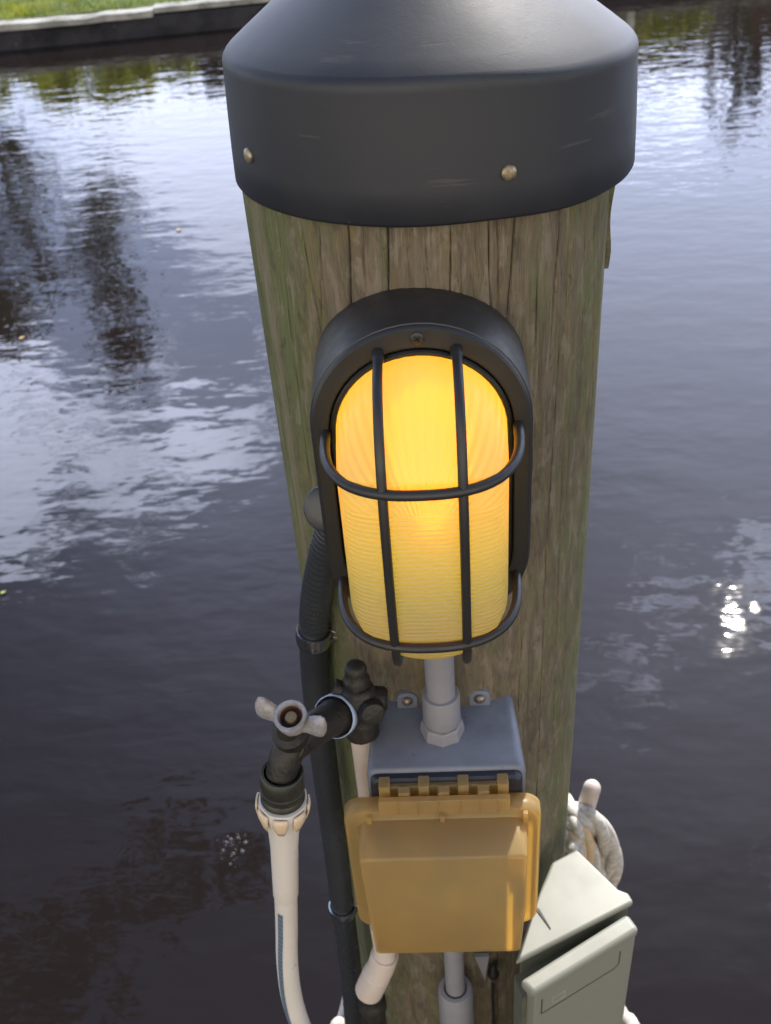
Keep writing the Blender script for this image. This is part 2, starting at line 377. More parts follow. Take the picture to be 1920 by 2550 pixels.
def amber_mat():
    k = Mt('amber_translucent_plastic'); v = k.coord(); f = k.noise(v, 14, 4, .6)
    col = k.mix(k.mr(f, .3, .7, 0, 1), (.50, .39, .185), (.40, .345, .20))
    k.l(col, k.b.inputs['Base Color']); k.b.inputs['Roughness'].default_value = .30
    tr = k.n('BsdfTranslucent'); k.l(k.mix(.0, (.92, .62, .15), (1, 1, 1)), tr.inputs[0])
    tp = k.n('BsdfTransparent'); tp.inputs[0].default_value = (1, .84, .48, 1)
    b = k.n('Bump'); k.l(k.noise(v, 500, 3), b.inputs['Height']); b.inputs['Strength'].default_value = .25; b.inputs['Distance'].default_value = .0005
    k.l(b.outputs[0], k.b.inputs['Normal']); k.l(b.outputs[0], tr.inputs[1])
    m1 = k.n('MixShader'); m1.inputs[0].default_value = .40; k.l(k.b.outputs[0], m1.inputs[1]); k.l(tr.outputs[0], m1.inputs[2])
    m2 = k.n('MixShader'); m2.inputs[0].default_value = .38; k.l(m1.outputs[0], m2.inputs[1]); k.l(tp.outputs[0], m2.inputs[2]); k.l(m2.outputs[0], k.out.inputs[0])
    return k.m
MAT['amber'] = amber_mat()
def emis(name, c, s):
    k = Mt(name); k.b.inputs['Base Color'].default_value = (*c, 1); k.b.inputs['Emission Color'].default_value = (*c, 1); k.b.inputs['Emission Strength'].default_value = s
    return k.m
MAT['bulb'] = emis('glowing_bulb', (1.0, .42, .012), 5.4)
def rope_mat(name, a, b):
    return simple(name, a, .8, 0, .2, 160, .9, 1400, .0006, c2=b)
MAT['rope'] = rope_mat('rope_white', (.60, .56, .50), (.42, .38, .33))
MAT['ropetan'] = rope_mat('rope_tan', (.66, .47, .27), (.52, .40, .26))

# ------------------------------------------------------------------ setting: water, far bank
WZ = -2.79
bm = BM(); bmesh.ops.create_grid(bm, x_segments=1, y_segments=1, size=1)
for v in bm.verts: v.co = Vector((v.co.x*120, v.co.y*60+40, WZ))
obj('water', bm, MAT['water'], kind='structure')
bm = BM(); bmesh.ops.create_grid(bm, x_segments=1, y_segments=1, size=1)
for v in bm.verts: v.co = Vector((v.co.x*140, v.co.y*70+40, WZ-1.6))
obj('ground', bm, MAT['soil'], kind='structure')

A, B = Vector((-6.07, 14.88, 0)), Vector((3.09, 16.17, 0)); WD = (B-A).normalized(); WN = Vector((-WD.y, WD.x, 0))
def wp(s, d, z): q = A + WD*s + WN*d; return Vector((q.x, q.y, z))     # along the wall, behind it, height
def wbox(bm, s0, s1, d0, d1, z0, z1, n=1, jit=0):
    rings = []
    for i in range(n+1):
        s = s0+(s1-s0)*i/n; j = random.uniform(-jit, jit)
        rings.append([wp(s, d0+j, z0), wp(s, d0+j, z1+j*.4), wp(s, d1, z1+j*.3), wp(s, d1, z0)])
    loft(bm, rings)
t = thing('seawall', wp(0, 0, WZ), 'low dark seawall with pale concrete coping along the far bank', 'seawall')
TOP = WZ+.31
bm = BM(); wbox(bm, -30, 45, .0, .35, WZ-1.5, TOP-.045, 90, .012); obj('wall_face', bm, MAT['wall'], t)
bm = BM(); wbox(bm, -30, 2.27, -.06, .34, TOP-.055, TOP+.03, 140, .03); obj('coping', bm, MAT['coping'], t, label='nearer length of pale coping, ending in a square step', bevel=.01)
bm = BM(); wbox(bm, 2.275, 45, .03, .40, TOP-.02, TOP+.055, 60, .012); obj('coping', bm, MAT['coping'], t, label='set-back length of pale coping beyond the step', bevel=.01)
# lawn slopes gently up from the wall
bm = BM(); n1, n2 = 60, 14; g = []
def lawnz(s, d): return TOP+.02 + min(d, 14)*.045 + .05*noise.noise(Vector((s*.6, d*.6, 3)))
for j in range(n2):
    d = .3 + 60*(j/(n2-1))**2.2
    g.append([bm.verts.new(wp(-50+110*i/n1, d, lawnz(-50+110*i/n1, d))) for i in range(n1+1)])
for j in range(n2-1):
    for i in range(n1): bm.faces.new((g[j][i], g[j][i+1], g[j+1][i+1], g[j+1][i]))
obj('lawn', bm, MAT['soil'], kind='structure')
bm = BM()
for i in range(26000):
    s = random.uniform(-5, 9); d = .30+random.random()**1.5*5.0; z = lawnz(s, d)
    h = random.uniform(.03, .10)*(1+.9*noise.noise(Vector((s*1.3, d*2, 0)))); a = random.uniform(0, 6.28); w = .009
    p = wp(s, d, z); dx = Vector((math.cos(a), math.sin(a), 0))*w; ln = Vector((random.uniform(-.04, .04), random.uniform(-.04, .04), h))
    bm.faces.new([bm.verts.new(p-dx), bm.verts.new(p+dx), bm.verts.new(p+ln)])
obj('grass', bm, MAT['grass'], smooth=0, kind='stuff', label='bright green grass growing up to the seawall coping', cat='grass')

def leafcloud(bm, cen, rad, n, size, clumps=26, hollow=.3):
    cs = []
    for _ in range(clumps):
        while True:
            v = Vector([random.uniform(-1, 1) for _ in range(3)])
            if hollow < v.length < 1: break
        cs.append((v, random.uniform(.10, .26)))
    for _ in range(n):
        c, r = random.choice(cs); o = Vector([random.gauss(0, .5) for _ in range(3)])*r
        p = Vector([cen[i]+(c[i]+o[i])*rad[i] for i in range(3)])
        u = Vector([random.uniform(-1, 1) for _ in range(3)]).normalized()*size*random.uniform(.6, 1.3); w = u.orthogonal().normalized()*size*.5
        bm.faces.new([bm.verts.new(p-u), bm.verts.new(p+w), bm.verts.new(p+u), bm.verts.new(p-w)])
def tree(s, d, h, cr, label, lean=0, group='trees on the far bank', dens=2600, crown_z=.62, size=.11):
    b = wp(s, d, lawnz(s, d)-.05)
    t = thing('tree', b, label, 'tree', group)
    bm = BM(); top = b+Vector((lean, 0, h*.8))
    main = spline([b, b+Vector((lean*.2, .05, h*.3)), b+Vector((lean*.6, -.05, h*.55)), top], 5)
    tube(bm, main, lambda i, f: .055*(1-f*.75), 8)
    for q in range(7):
        st = main[5+q]; e = st+Vector((random.uniform(-1, 1)*cr[0]*.8, random.uniform(-1, 1)*cr[1]*.8, random.uniform(.2, .8)*cr[2]))
        tube(bm, spline([st, (st+e)/2+Vector((0, 0, -.1)), e], 4), lambda i, f: .06*(1-f*.8), 6)
    obj('trunk', bm, MAT['bark'], t)
    bm = BM(); leafcloud(bm, (b.x+lean, b.y, b.z+h*crown_z), cr, dens, size)
    obj('crown', bm, MAT['leaf'], t, smooth=0)
tree(-1.3, 3.0, 6.3, (2.5, 2.0, 2.6), 'tall loose-crowned tree leaning over the left of the far bank', .2, dens=3800, size=.10)
tree(-5.5, 4.0, 6.0, (2.4, 2, 2.4), 'broad tree at the far left of the far bank', 0, dens=2400)
tree(12.9, 4.0, 3.6, (.6, .5, 1.2), 'narrow dark tree at the right of the far bank', .1, dens=650, crown_z=.6)
tree(16.5, 6.0, 4.4, (2.0, 1.6, 1.4), 'low spreading tree at the far right of the far bank', .2, dens=2000)
# a tree on the near bank whose boughs hang over the water at the left: the photo shows them mirrored
def over(px_, py_, L_):
    w = atz(px_, py_, WZ); v = ray(px_, py_); return w+Vector((v.x, v.y, -v.z))*L_
tb_ = Vector((-9.5, .6, WZ)); t = thing('tree', tb_, 'leafy tree at the left of the near bank with boughs mirrored in the dark water', 'tree')
ctr = [over(120, 2420, 5), over(40, 2330, 5), over(230, 2290, 5), over(350, 2250, 5), over(470, 2190, 5), over(590, 2150, 5), over(420, 2060, 5.5), over(200, 2480, 5), over(30, 2520, 5)]
bm = BM(); fork = tb_+Vector((.6, .2, 4.2)); tube(bm, spline([tb_, tb_+Vector((.2, .1, 2)), fork], 6), lambda i, f: .20*(1-f*.5), 10)
for c in (ctr[5], ctr[6], ctr[8]): tube(bm, spline([fork, (fork+c)/2+Vector((0, 0, .35)), c], 8), lambda i, f: .07*(1-f*.85), 7)
obj('trunk', bm, MAT['bark'], t)
bm = BM()
for c in ctr: leafcloud(bm, c, (.42, .42, .16), 330, .05, 12, .0)
obj('crown', bm, MAT['leaf'], t, smooth=0)
def shrub(s, d, r, h, m, label):
    b = wp(s, d, lawnz(s, d)-.03); t = thing('shrub', b, label, 'shrub', 'shrubs behind the seawall')
    bm = BM()
    for q in range(5): tube(bm, spline([b, b+Vector((random.uniform(-.3, .3)*r, 0, h*.4)), b+Vector((random.uniform(-.6, .6)*r, 0, h*.8))], 3), .015, 5)
    obj('stem', bm, MAT['bark'], t)
    bm = BM(); leafcloud(bm, (b.x, b.y, b.z+h*.5), (r, r*.7, h*.55), int(5200*r), .085, 30, .0); obj('foliage', bm, m, t, smooth=0)
for i, (s, d, r, h, m, lb) in enumerate([(-2.2, 4.2, 1.1, .95, 'shrub', 'yellow-green shrub at the left end of the far lawn'), (.4, 4.6, 1.5, 1.35, 'shrub', 'wide yellow-green shrub under the loose-crowned tree'),
        (2.6, 4.2, 1.0, 1.15, 'leaf', 'dark green shrub between the yellow-green shrub and the blue-grey shed'),
        (-1.0, 3.3, 1.0, .95, 'shrub', 'low yellow-green shrub in front, between the left end shrub and the wide one'), (1.8, 3.2, .9, .9, 'shrub', 'low yellow-green shrub in front of the dark green shrub'), (5.6, 4.0, 1.1, .95, 'shrub', 'yellow-green shrub right of the blue-grey shed'), (9.2, 4.5, 1.2, 1.3, 'leaf', 'dark shrub left of the brown house'), (11.0, 3.4, 1.0, 1.1, 'shrub', 'lone yellow-green shrub before the brown house'),
        (14.5, 4.5, 1.5, 1.4, 'leaf', 'dark shrub right of the narrow tree'), (7.2, 4.6, 1.0, 1.2, 'leaf', 'dark shrub hidden beyond the piling cap')]):
    shrub(s, d, r, h, MAT[m], lb)
def house(s, d, w, dep, h, rh, m, name, label):
    b = wp(s, d, lawnz(s, d)-.1); t = thing(name, b, label, name.replace('_', ' '))
    bm = BM(); wbox(bm, s-w/2, s+w/2, d, d+dep, b.z, b.z+h); obj('wall', bm, m, t)
    bm = BM(); loft(bm, [[wp(s-w/2-.3, d-.3, b.z+h+.003), wp(s-w/2-.3, d+dep/2, b.z+h+rh), wp(s-w/2-.3, d+dep+.3, b.z+h+.003)], [wp(s+w/2+.3, d-.3, b.z+h+.003), wp(s+w/2+.3, d+dep/2, b.z+h+rh), wp(s+w/2+.3, d+dep+.3, b.z+h+.003)]])
    obj('roof', bm, MAT['roof'], t)
    for q in range(max(1, int(w/2.2))):
        c = s-w/2+(q+.5)*w/max(1, int(w/2.2)); bm = BM(); wbox(bm, c-.45, c+.45, d-.04, d+.02, b.z+h*.4, b.z+h*.8); f = obj('window', bm, MAT['trim'], t)
        bm = BM(); wbox(bm, c-.38, c+.38, d-.05, d-.035, b.z+h*.4+.07, b.z+h*.8-.07); obj('pane', bm, MAT['glassw'], f)
house(3.9, 5.3, 2.2, 2.2, 1.55, .4, MAT['siding'], 'garden_shed', 'low blue-grey shed among the shrubs on the far bank')
house(13.5, 6.2, 11, 5, 2.2, .8, MAT['siding2'], 'brown_house', 'dark brown house behind the narrow tree on the far bank')
bm = BM(); p0 = wp(9.75, 1.0, TOP); lathe(bm, p0, (0, 0, 1), [(0, .07), (1.25, .07), (1.26, .09), (1.33, .09), (1.38, .02)], 12)
t = thing('dock_post', p0, 'short white post standing on the far bank before the brown house', 'post'); obj('post', bm, MAT['trim'], t)

# ------------------------------------------------------------------ the piling
PR = .125
CRK = []
def px_ang(px, py):            # angle of the point of the piling seen at a pixel
    v = ray(px, py); a = v.x**2+v.y**2; b = 2*(CAMP.x*v.x+CAMP.y*v.y); c = CAMP.x**2+CAMP.y**2-PR**2
    t_ = (-b-math.sqrt(max(0, b*b-4*a*c)))/(2*a); P = CAMP+v*t_; return math.atan2(P.x, -P.y), P.z
for x0, y0, x1, y1, w, dp in ((866, 560, 872, 790, 1.7, 1), (963, 575, 966, 735, 1.6, 1), (1121, 575, 1120, 730, .9, .8), (1216, 560, 1222, 800, .9, .7), (1283, 545, 1262, 800, 1.3, 1), (1395, 520, 1368, 900, 1.1, .9),
        (1148, 575, 1150, 740, .6, .5), (655, 520, 735, 1150, .9, .8), (690, 560, 770, 1200, .8, .6), (748, 560, 800, 830, 1, .8), (795, 600, 800, 800, .7, .6), (1390, 900, 1352, 1500, .8, .8), (1338, 700, 1320, 1300, .6, .6),
        (1180, 560, 1186, 700, .6, .5), (1240, 560, 1244, 760, .6, .5), (1460, 560, 1446, 1000, .9, .8), (1420, 540, 1404, 900, .6, .5), (1300, 1600, 1290, 1780, .6, .6), (1238, 2350, 1240, 2550, 1.6, 1), (1355, 1500, 1335, 2000, .7, .7), (1200, 1640, 1205, 1760, .6, .5),
        (620, 540, 672, 900, .8, .6), (1480, 700, 1462, 1300, .8, .7), (905, 570, 906, 690, .5, .5), (1060, 575, 1062, 735, .5, .5), (1400, 1200, 1378, 1800, .7, .6)):
    a0, z0 = px_ang(x0, y0); a1, z1 = px_ang(x1, y1); CRK.append((a0, z0, a1, z1, w, dp, random.random()*50))
for _ in range(26):            # checks round the unseen back
    a0 = random.uniform(1.5, 4.8); z0 = random.uniform(-1, 0); CRK.append((a0, z0, a0+random.uniform(-.05, .05), z0-random.uniform(.2, .6), random.uniform(.6, 1.4), .8, random.random()*50))
angs = []
a = -math.pi
while a < math.pi:
    angs.append(a); a += .0055 if abs(a) < 1.62 else .03
zs = [.05-.007*i for i in range(170)] + [-1.16-.12*i for i in range(1, 22)]
bm = BM(); lay = bm.verts.layers.float.new('crack'); rings = []
for z in zs:
    cur = []
    for (a0, z0, a1, z1, w, dp, sd) in CRK:
        t_ = (z0-z)/(z0-z1+1e-9)
        if -.25 < t_ < 1.12:
            e = min(1, (t_+.25)/.25 if t_ < 0 else 1, (1.12-t_)/.2)
            cur.append((a0+(a1-a0)*t_+.006*noise.noise(Vector((sd, z*22, 0)))+.002*noise.noise(Vector((sd, z*90, 0))), w*.0027*(.35+.65*e), dp*e))
    ring = []
    for a in angs:
        r = PR + .0016*noise.noise(Vector((math.sin(a)*3, math.cos(a)*3, z*1.6))) + .0006*noise.noise(Vector((a*14, z*4, 1)))+.0003*noise.noise(Vector((a*50, z*6, 4)))
        k = 0
        for ca, w, dp in cur:
            q = abs((a-ca+math.pi) % (2*math.pi)-math.pi)
            if q < w*1.7: k = max(k, dp*(1-q/(w*1.7)))
        v = bm.verts.new((math.sin(a)*(r-.0032*k), -math.cos(a)*(r-.0032*k), z)); v[lay] = min(1, k)*.8; ring.append(v)
    rings.append(ring)
n = len(angs)
for p, q in zip(rings, rings[1:]):
    for i in range(n): bm.faces.new((p[i], p[(i+1) % n], q[(i+1) % n], q[i]))
bm.faces.new(rings[0][::-1])
pile = thing('wood_piling', (0, 0, WZ), 'round weathered wooden piling carrying the lamp and the boxes', 'piling')
obj('post', bm, MAT['wood'], pile, smooth=60)
# bark splinter standing off the right edge just under the cap
bm = BM(); rr = []
for i in range(13):
    f = i/12; z = -.004-.085*f; w = .0045*math.sin(math.pi*min(1, f*1.05+.02))**.6+.0006
    a = R(88); o = Vector((math.sin(a), -math.cos(a), 0)); tn = Vector((math.cos(a), math.sin(a), 0))
    c = o*(PR+.0022+.0012*math.sin(f*9))+Vector((0, 0, z)); rr.append([c-tn*w-o*.002, c+tn*w-o*.002, c+tn*w+o*.0012, c-tn*w+o*.0012])
loft(bm, rr); obj('splinter', bm, MAT['wood'], pile, label='dark splinter of wood lifting off the right edge')

# ------------------------------------------------------------------ the cap
CX = .006
cap = thing('piling_cap', (CX, 0, 0), 'black plastic conical cap nailed over the top of the piling', 'piling cap')
prof = [(-.0005, .1295), (-.0012, .1305), (-.001, .1328), (.001, .1340), (.02, .1334), (.045, .1322), (.062, .1312), (.071, .1309), (.0735, .1308), (.0755, .1302), (.0775, .1288), (.0795, .1267), (.086, .1180), (.10, .0985), (.13, .0540), (.15, .0245), (.156, .0160), (.159, .008)]
bm = BM(); N_ = 128; rings = []
for z, r in prof:
    rg = []
    for i in range(N_):
        a = 2*math.pi*i/N_; q = r+.0007*noise.noise(Vector((math.cos(a)*1.5, math.sin(a)*1.5, z*10)))
        rg.append(Vector((CX+q*math.cos(a), q*math.sin(a), z-.0045*math.cos(a)**2-.0015*math.cos(a)-(.0035*max(0, math.cos(a)) if z > .05 else 0)+.001*noise.noise(Vector((math.cos(a)*2, math.sin(a)*2, 7))))))
    rings.append(rg)
loft(bm, rings, True, False, True)
o = obj('cap_shell', bm, MAT['cap'], cap, smooth=70)
sl = o.modifiers.new('thick', 'SOLIDIFY'); sl.thickness = .0028; sl.offset = -1
for px_, py_, lb in ((1267, 430, 'round nail head on the front of the cap'), (620, 387, 'nail head near the left edge of the cap')):
    v = ray(px_, py_); c = CAMP-Vector((CX, 0, 0)); rr_ = .1334
    a_ = v.x**2+v.y**2; b_ = 2*(c.x*v.x+c.y*v.y); cc = c.x**2+c.y**2-rr_**2; t_ = (-b_-math.sqrt(b_*b_-4*a_*cc))/(2*a_)
    P = CAMP+v*t_; nn = Vector((P.x-CX, P.y, 0)).normalized()
    bm = BM(); lathe(bm, P-nn*.0008, nn, [(0, .0044), (.0013, .0046), (.0022, .0043), (.0029, .0032), (.0031, .0012)], 20)
    for vv in bm.verts: vv.co += Vector([random.uniform(-.00015, .00015) for _ in range(3)])
    obj('nail', bm, MAT['nail'], cap, label=lb, smooth=60)

# ------------------------------------------------------------------ bulkhead lamp
LX, LZ, HW, HH = -.0088, -.161, .068, .1185
FY = -.1725
lamp = thing('bulkhead_lamp', (LX, FY, LZ), 'lit amber bulkhead lamp in a black oval cage on the piling', 'lamp')
def stad(hw, hh, y, n=24, ex=1.0):
    s_ = max(0, hh-hw); P = []
    for i in range(n+1):
        t_ = math.pi*i/n; P.append(Vector((LX+hw*math.cos(t_), y, LZ+s_+hw*math.sin(t_))))
    for i in range(n+1):
        t_ = math.pi+math.pi*i/n; P.append(Vector((LX+hw*math.cos(t_), y, LZ-s_+hw*math.sin(t_))))
    return P
def st(ins, y, ez=0):
    hw, hh = HW-ins, HH-ins-.0035*min(1, max(0, (ins-.006)/.005)); P = stad(hw, hh, y)
    for p in P:                                   # the lens slopes back more at its top end
        f = max(-1, min(1, (p.z-LZ)/hh)); p.z -= ez*f*f*(1 if f > 0 else -.04)
    return P
bm = BM()
loft(bm, [st(-.0015, -.088), st(-.0012, -.120), st(-.0002, -.1655), st(.0002, -.1690), st(.0010, -.1694), st(.0010, -.1702), st(.0016, -.1716), st(.0028, FY-.0002),
          st(.0105, FY), st(.0115, FY+.0008), st(.0122, FY+.003), st(.0122, FY+.030)], cap0=False, cap1=True)
obj('housing', bm, MAT['powder'], lamp, smooth=28, recalc=False)
bm = BM(); loft(bm, [st(.0125, FY+.02), st(.0125, FY+.0005), st(.0135, FY-.0008), st(.0155, FY-.0008), st(.0163, FY+.001), st(.0163, FY+.02)], cap0=False, cap1=False)
obj('gasket', bm, MAT['gasket'], lamp)
bm = BM(); GI = [(.0158, FY+.004), (.0163, FY-.004), (.0170, FY-.020), (.0178, FY-.036), (.0190, FY-.047), (.0220, FY-.0550), (.0275, FY-.0600), (.035, FY-.0632), (.045, FY-.0652), (.055, FY-.0662), (.0625, FY-.0664)]
loft(bm, [st(i, y, min(.046, max(0, FY-y-.012)**1.25*1.45)) for i, y in GI], cap0=False, cap1=True)
gl = obj('lens', bm, MAT['glass'], lamp, smooth=70)
bm = BM(); lathe(bm, (LX+.004, FY+.001, LZ+.030), (0, 0, 1), [(-.050, .009), (-.038, .012), (-.024, .019), (-.008, .0235), (.008, .0250), (.026, .0225), (.038, .0155), (.046, .006), (.0475, .001)], 28)
obj('bulb', bm, MAT['bulb'], lamp, smooth=70)
# reflector/back plate of the lamp
bm = BM(); loft(bm, [st(.0135, FY+.028), st(.0135, FY+.024)]); obj('reflector', bm, MAT['trim'], lamp)
def sup(c, e): return math.copysign(abs(c)**e, c)
for sx_ in (-1, 1):
    P = []
    for i in range(161):
        t_ = math.pi*i/160; P.append(Vector((LX+sx_*.0225, FY+.002-.0715*sup(math.sin(t_), .68 if t_ < math.pi/2 else .60), LZ-.0045+.1065*sup(math.cos(t_), .74 if t_ < math.pi/2 else .60))))
    bm = BM(); tube(bm, P, lambda i, f: .0029*(1.25 if f < .02 or f > .98 else 1), 14, flat=1.0); obj('cage_bar', bm, MAT['powder'], lamp, smooth=60)
for dz in (.0490, -.0685):
    P = []
    hwz = .0583
    for i in range(121):
        t_ = math.pi*i/120; P.append(Vector((LX-hwz*sup(math.cos(t_), .82), FY+.002-.0705*sup(math.sin(t_), .66), LZ+dz)))
    bm = BM(); tube(bm, P, .0032, 14); obj('cage_bar', bm, MAT['powder'], lamp, smooth=60)
# two cap screws in the face
for z_, in ((LZ+HH-.0083,), (LZ-HH+.0083,)):
    c = Vector((LX+.0003, FY-.0001, z_)); bm = BM(); lathe(bm, c, (0, -1, 0), [(-.002, .0043), (.0002, .0043), (.0008, .0039), (.0012, .0028), (.0013, .001)], 20)
    sc_ = obj('screw', bm, MAT['powder'], lamp, smooth=50)
    bm = BM()
    for q in (35, 125):
        d_ = Vector((math.cos(R(q)), 0, math.sin(R(q))))*.0022; e_ = Vector((-math.sin(R(q)), 0, math.cos(R(q))))*.00045
        y0 = Vector((0, -.00128 if q == 35 else -.00134, 0)); y1 = Vector((0, -.0016, 0))
        loft(bm, [[c-d_-e_+y0, c+d_-e_+y0, c+d_+e_+y0, c-d_+e_+y0], [c-d_-e_+y1, c+d_-e_+y1, c+d_+e_+y1, c-d_+e_+y1]])
    obj('cross_slot', bm, MAT['gasket'], sc_, smooth=0)

# ------------------------------------------------------------------ grey conduit between lamp and box
PX, PY = -.0052, -.150
cd_ = thing('grey_conduit', (PX, PY, -.405), 'short grey conduit joining the lit lamp to the outlet box', 'conduit')
bm = BM(); lathe(bm, (PX, PY, -.270), (0, 0, -1), [(0, .0113), (.135, .0113)], 28); obj('pipe', bm, MAT['greypipe'], cd_, smooth=60)
bm = BM(); lathe(bm, (PX, PY, -.368), (0, 0, -1), [(0, .0115), (0, .0142), (.0015, .0148), (.028, .0150), (.031, .0142), (.0315, .0135)], 28); obj('coupling', bm, MAT['greypipe'], cd_, smooth=50)
bm = BM(); lathe(bm, (PX, PY, -.3995), (0, 0, -1), [(0, .0155), (.001, .0168), (.010, .0180), (.0125, .0178)], 8); obj('locknut', bm, MAT['greypipe'], cd_, smooth=20, bevel=.0008)

# ------------------------------------------------------------------ outlet box
BX0, BX1, BZ = -.0645, .0570, -.412
ob = thing('outlet_box', (-.004, -.10, -.56), 'grey two-gang outlet box with amber flip cover below the lamp', 'outlet box')
def ybox(bm, rings):   # rings of (x0,x1,z0,z1,r,y)
    loft(bm, [[Vector((x, y, z)) for x, z in rrect(x0, x1, z0, z1, r)] for x0, x1, z0, z1, r, y in rings])
bm = BM(); ybox(bm, [(BX0+.003, BX1-.003, -.556, BZ, .008, -.108), (BX0+.0005, BX1-.0005, -.560, BZ, .008, -.150), (BX0-.001, BX1+.001, -.561, BZ+.0006, .008, -.1855), (BX0-.0005, BX1+.0005, -.560, BZ, .008, -.1875), (BX0+.001, BX1-.001, -.559, BZ-.0015, .0075, -.1885)])
obj('box_body', bm, MAT['grey'], ob, smooth=50)
for qx in (-.0330, .0262):
    bm = BM(); P = rrect(qx-.0085, qx+.0085, BZ-.006, BZ+.0165, .0070, 8)
    loft(bm, [[Vector((x, -.1195, z)) for x, z in P], [Vector((x, -.1245, z)) for x, z in P]]); tb = obj('mounting_tab', bm, MAT['grey'], ob, bevel=.0008)
    bm = BM(); lathe(bm, (qx, -.1246, BZ+.0085), (0, -1, 0), [(0, .0045), (.001, .0046), (.0024, .0038), (.0034, .0022), (.0037, .0008)], 18); obj('screw', bm, MAT['screw'], tb, smooth=60)
bm = BM(); ybox(bm, [(BX0+.002, BX1-.002, -.556, BZ-.003, .006, -.1885), (BX0+.002, BX1-.002, -.556, BZ-.003, .006, -.1935), (BX0+.0035, BX1-.0035, -.555, BZ-.0045, .006, -.1955)])
obj('gasket_plate', bm, MAT['darkbox'], ob)
# duplex sockets behind the cover, faintly seen through it
for sx_ in (-.031, .022):
    bm = BM(); ybox(bm, [(sx_-.0165, sx_+.0165, -.535, -.440, .004, -.1955), (sx_-.0165, sx_+.0165, -.535, -.440, .004, -.2005)]); obj('outlet_face', bm, MAT['grey'], ob, bevel=.001)
# hinge: a base strip with four knuckles and the cover's five leaves
bm = BM(); box(bm, -.0560, .0440, -.1990, -.1935, -.4330, -.4185)
for q in range(4):
    c = -.0560+.0045+q*.0303; box(bm, c-.0042, c+.0042, -.2035, -.1925, -.4260, -.4135)
obj('hinge', bm, MAT['amber'], ob, bevel=.0008)
cov = BM()
FX0, FX1, FZ0, FZ1 = -.0850, .0685, -.590, -.4300
def cring(x0, x1, z0, z1, r, y, tilt=0): return [Vector((x, y-(z1-z)*tilt, z)) for x, z in rrect(x0, x1, z0, z1, r, 8)]
R_ = [cring(FX0, FX1, FZ0, FZ1, .015, -.1985), cring(FX0+.0004, FX1-.0004, FZ0+.0003, FZ1-.0003, .015, -.2095), cring(FX0+.0018, FX1-.0018, FZ0+.0015, FZ1-.0016, .0145, -.2120), cring(FX0+.0085, FX1-.0085, FZ0+.0080, FZ1-.0080, .012, -.2124),
      cring(FX0+.0105, FX1-.0105, FZ0+.0095, FZ1-.0098, .012, -.2135), cring(FX0+.0112, FX1-.0112, FZ0+.0125, FZ1-.0106, .009, -.2250), cring(FX0+.0116, FX1-.0120, FZ0+.0150, FZ1-.0125, .005, -.2440), cring(FX0+.0120, FX1-.0124, FZ0+.0157, FZ1-.0132, .0045, -.2454), cring(FX0+.0130, FX1-.0134, FZ0+.0168, FZ1-.0145, .004, -.2462)]
loft(cov, R_, cap0=False, cap1=True)
# waist the bulge: lower part of the front narrows in slightly
for v in cov.verts:
    if v.co.y < -.2130:
        f = (FZ1-v.co.z)/(FZ1-FZ0); k_ = min(1, max(0, (-.2130-v.co.y)/.03))
        v.co.x += (-.0085-v.co.x)*k_*(.06*math.sin(math.pi*min(1, f*1.1))+.085*f)
co = obj('flip_cover', cov, MAT['amber'], ob, smooth=50)
sl = co.modifiers.new('thick', 'SOLIDIFY'); sl.thickness = .0016; sl.offset = -1
bm = BM()
for q in range(5):
    c = -.0560+.0045+(q-.5)*.0303
    if q in (1, 2, 3): box(bm, c-.0044, c+.0044, -.2070, -.2005, -.4310, -.4160)
box(bm, -.0560, .0440, -.2125, -.2075, -.4345, -.4190)
for c in (-.0640, -.0078, .0555): box(bm, c-.0019, c+.0019, -.2165, -.2120, -.4600, -.4330)
for c in (-.0410, -.0255, -.0100, .0060, .0215, .0345): box(bm, c-.0005, c+.0005, -.2138, -.2120, -.4340, -.4200)
obj('cover_rib', bm, MAT['amber'], co, bevel=.0006)

# ------------------------------------------------------------------ lower grey conduit
lc = thing('grey_conduit', (-.0055, -.15, -1.2), 'grey conduit running down from the outlet box into a wide coupling', 'conduit')
bm = BM(); lathe(bm, (-.0050, -.150, -.555), (0, 0, -1), [(0, .0100), (.30, .0100)], 24); obj('pipe', bm, MAT['greypipe'], lc, smooth=60)
bm = BM(); lathe(bm, (-.0050, -.150, -.812), (0, 0, -1), [(.004, .0101), (0, .0125), (.0005, .0165), (.004, .0180), (.050, .0185), (.12, .0185), (.39, .0185)], 28); obj('coupling', bm, MAT['greypipe'], lc, smooth=50)
bm = BM(); q0, q1, q2 = at(1182, 2380, -.130), at(1218, 2380, -.130), at(1208, 2441, -.130)
loft(bm, [[p+Vector((0, .004, 0)) for p in (q0, q1, q2)], [p+Vector((0, -.002, 0)) for p in (q0, q1, q2)]]); obj('strap_tab', bm, MAT['greypipe'], lc, bevel=.0008, label='triangular grey tab right of the pipe')
sp_ = at(1228, 2440, -.127)
bo_ = thing('rusty_bolt', sp_, 'rusty pointed bolt head beside the lower grey conduit', 'bolt')
bm = BM(); lathe(bm, at(1228, 2402, -.130), (at(1230, 2455, -.130)-at(1228, 2402, -.130)), [(0, .0012), (.006, .0028), (.014, .0056), (.019, .0066), (.021, .0058), (.0225, .002)], 12)
obj('bolt_head', bm, MAT['bronze'], bo_, smooth=40)
bm = BM(); tube(bm, [at(1228, 2450, -.1265), at(1227, 2490, -.1265), at(1229, 2530, -.1265), at(1228, 2580, -.1265)], lambda i, f: .0016+.0006*math.sin(f*9), 8); obj('bolt_shank', bm, MAT['bronze'], bo_)

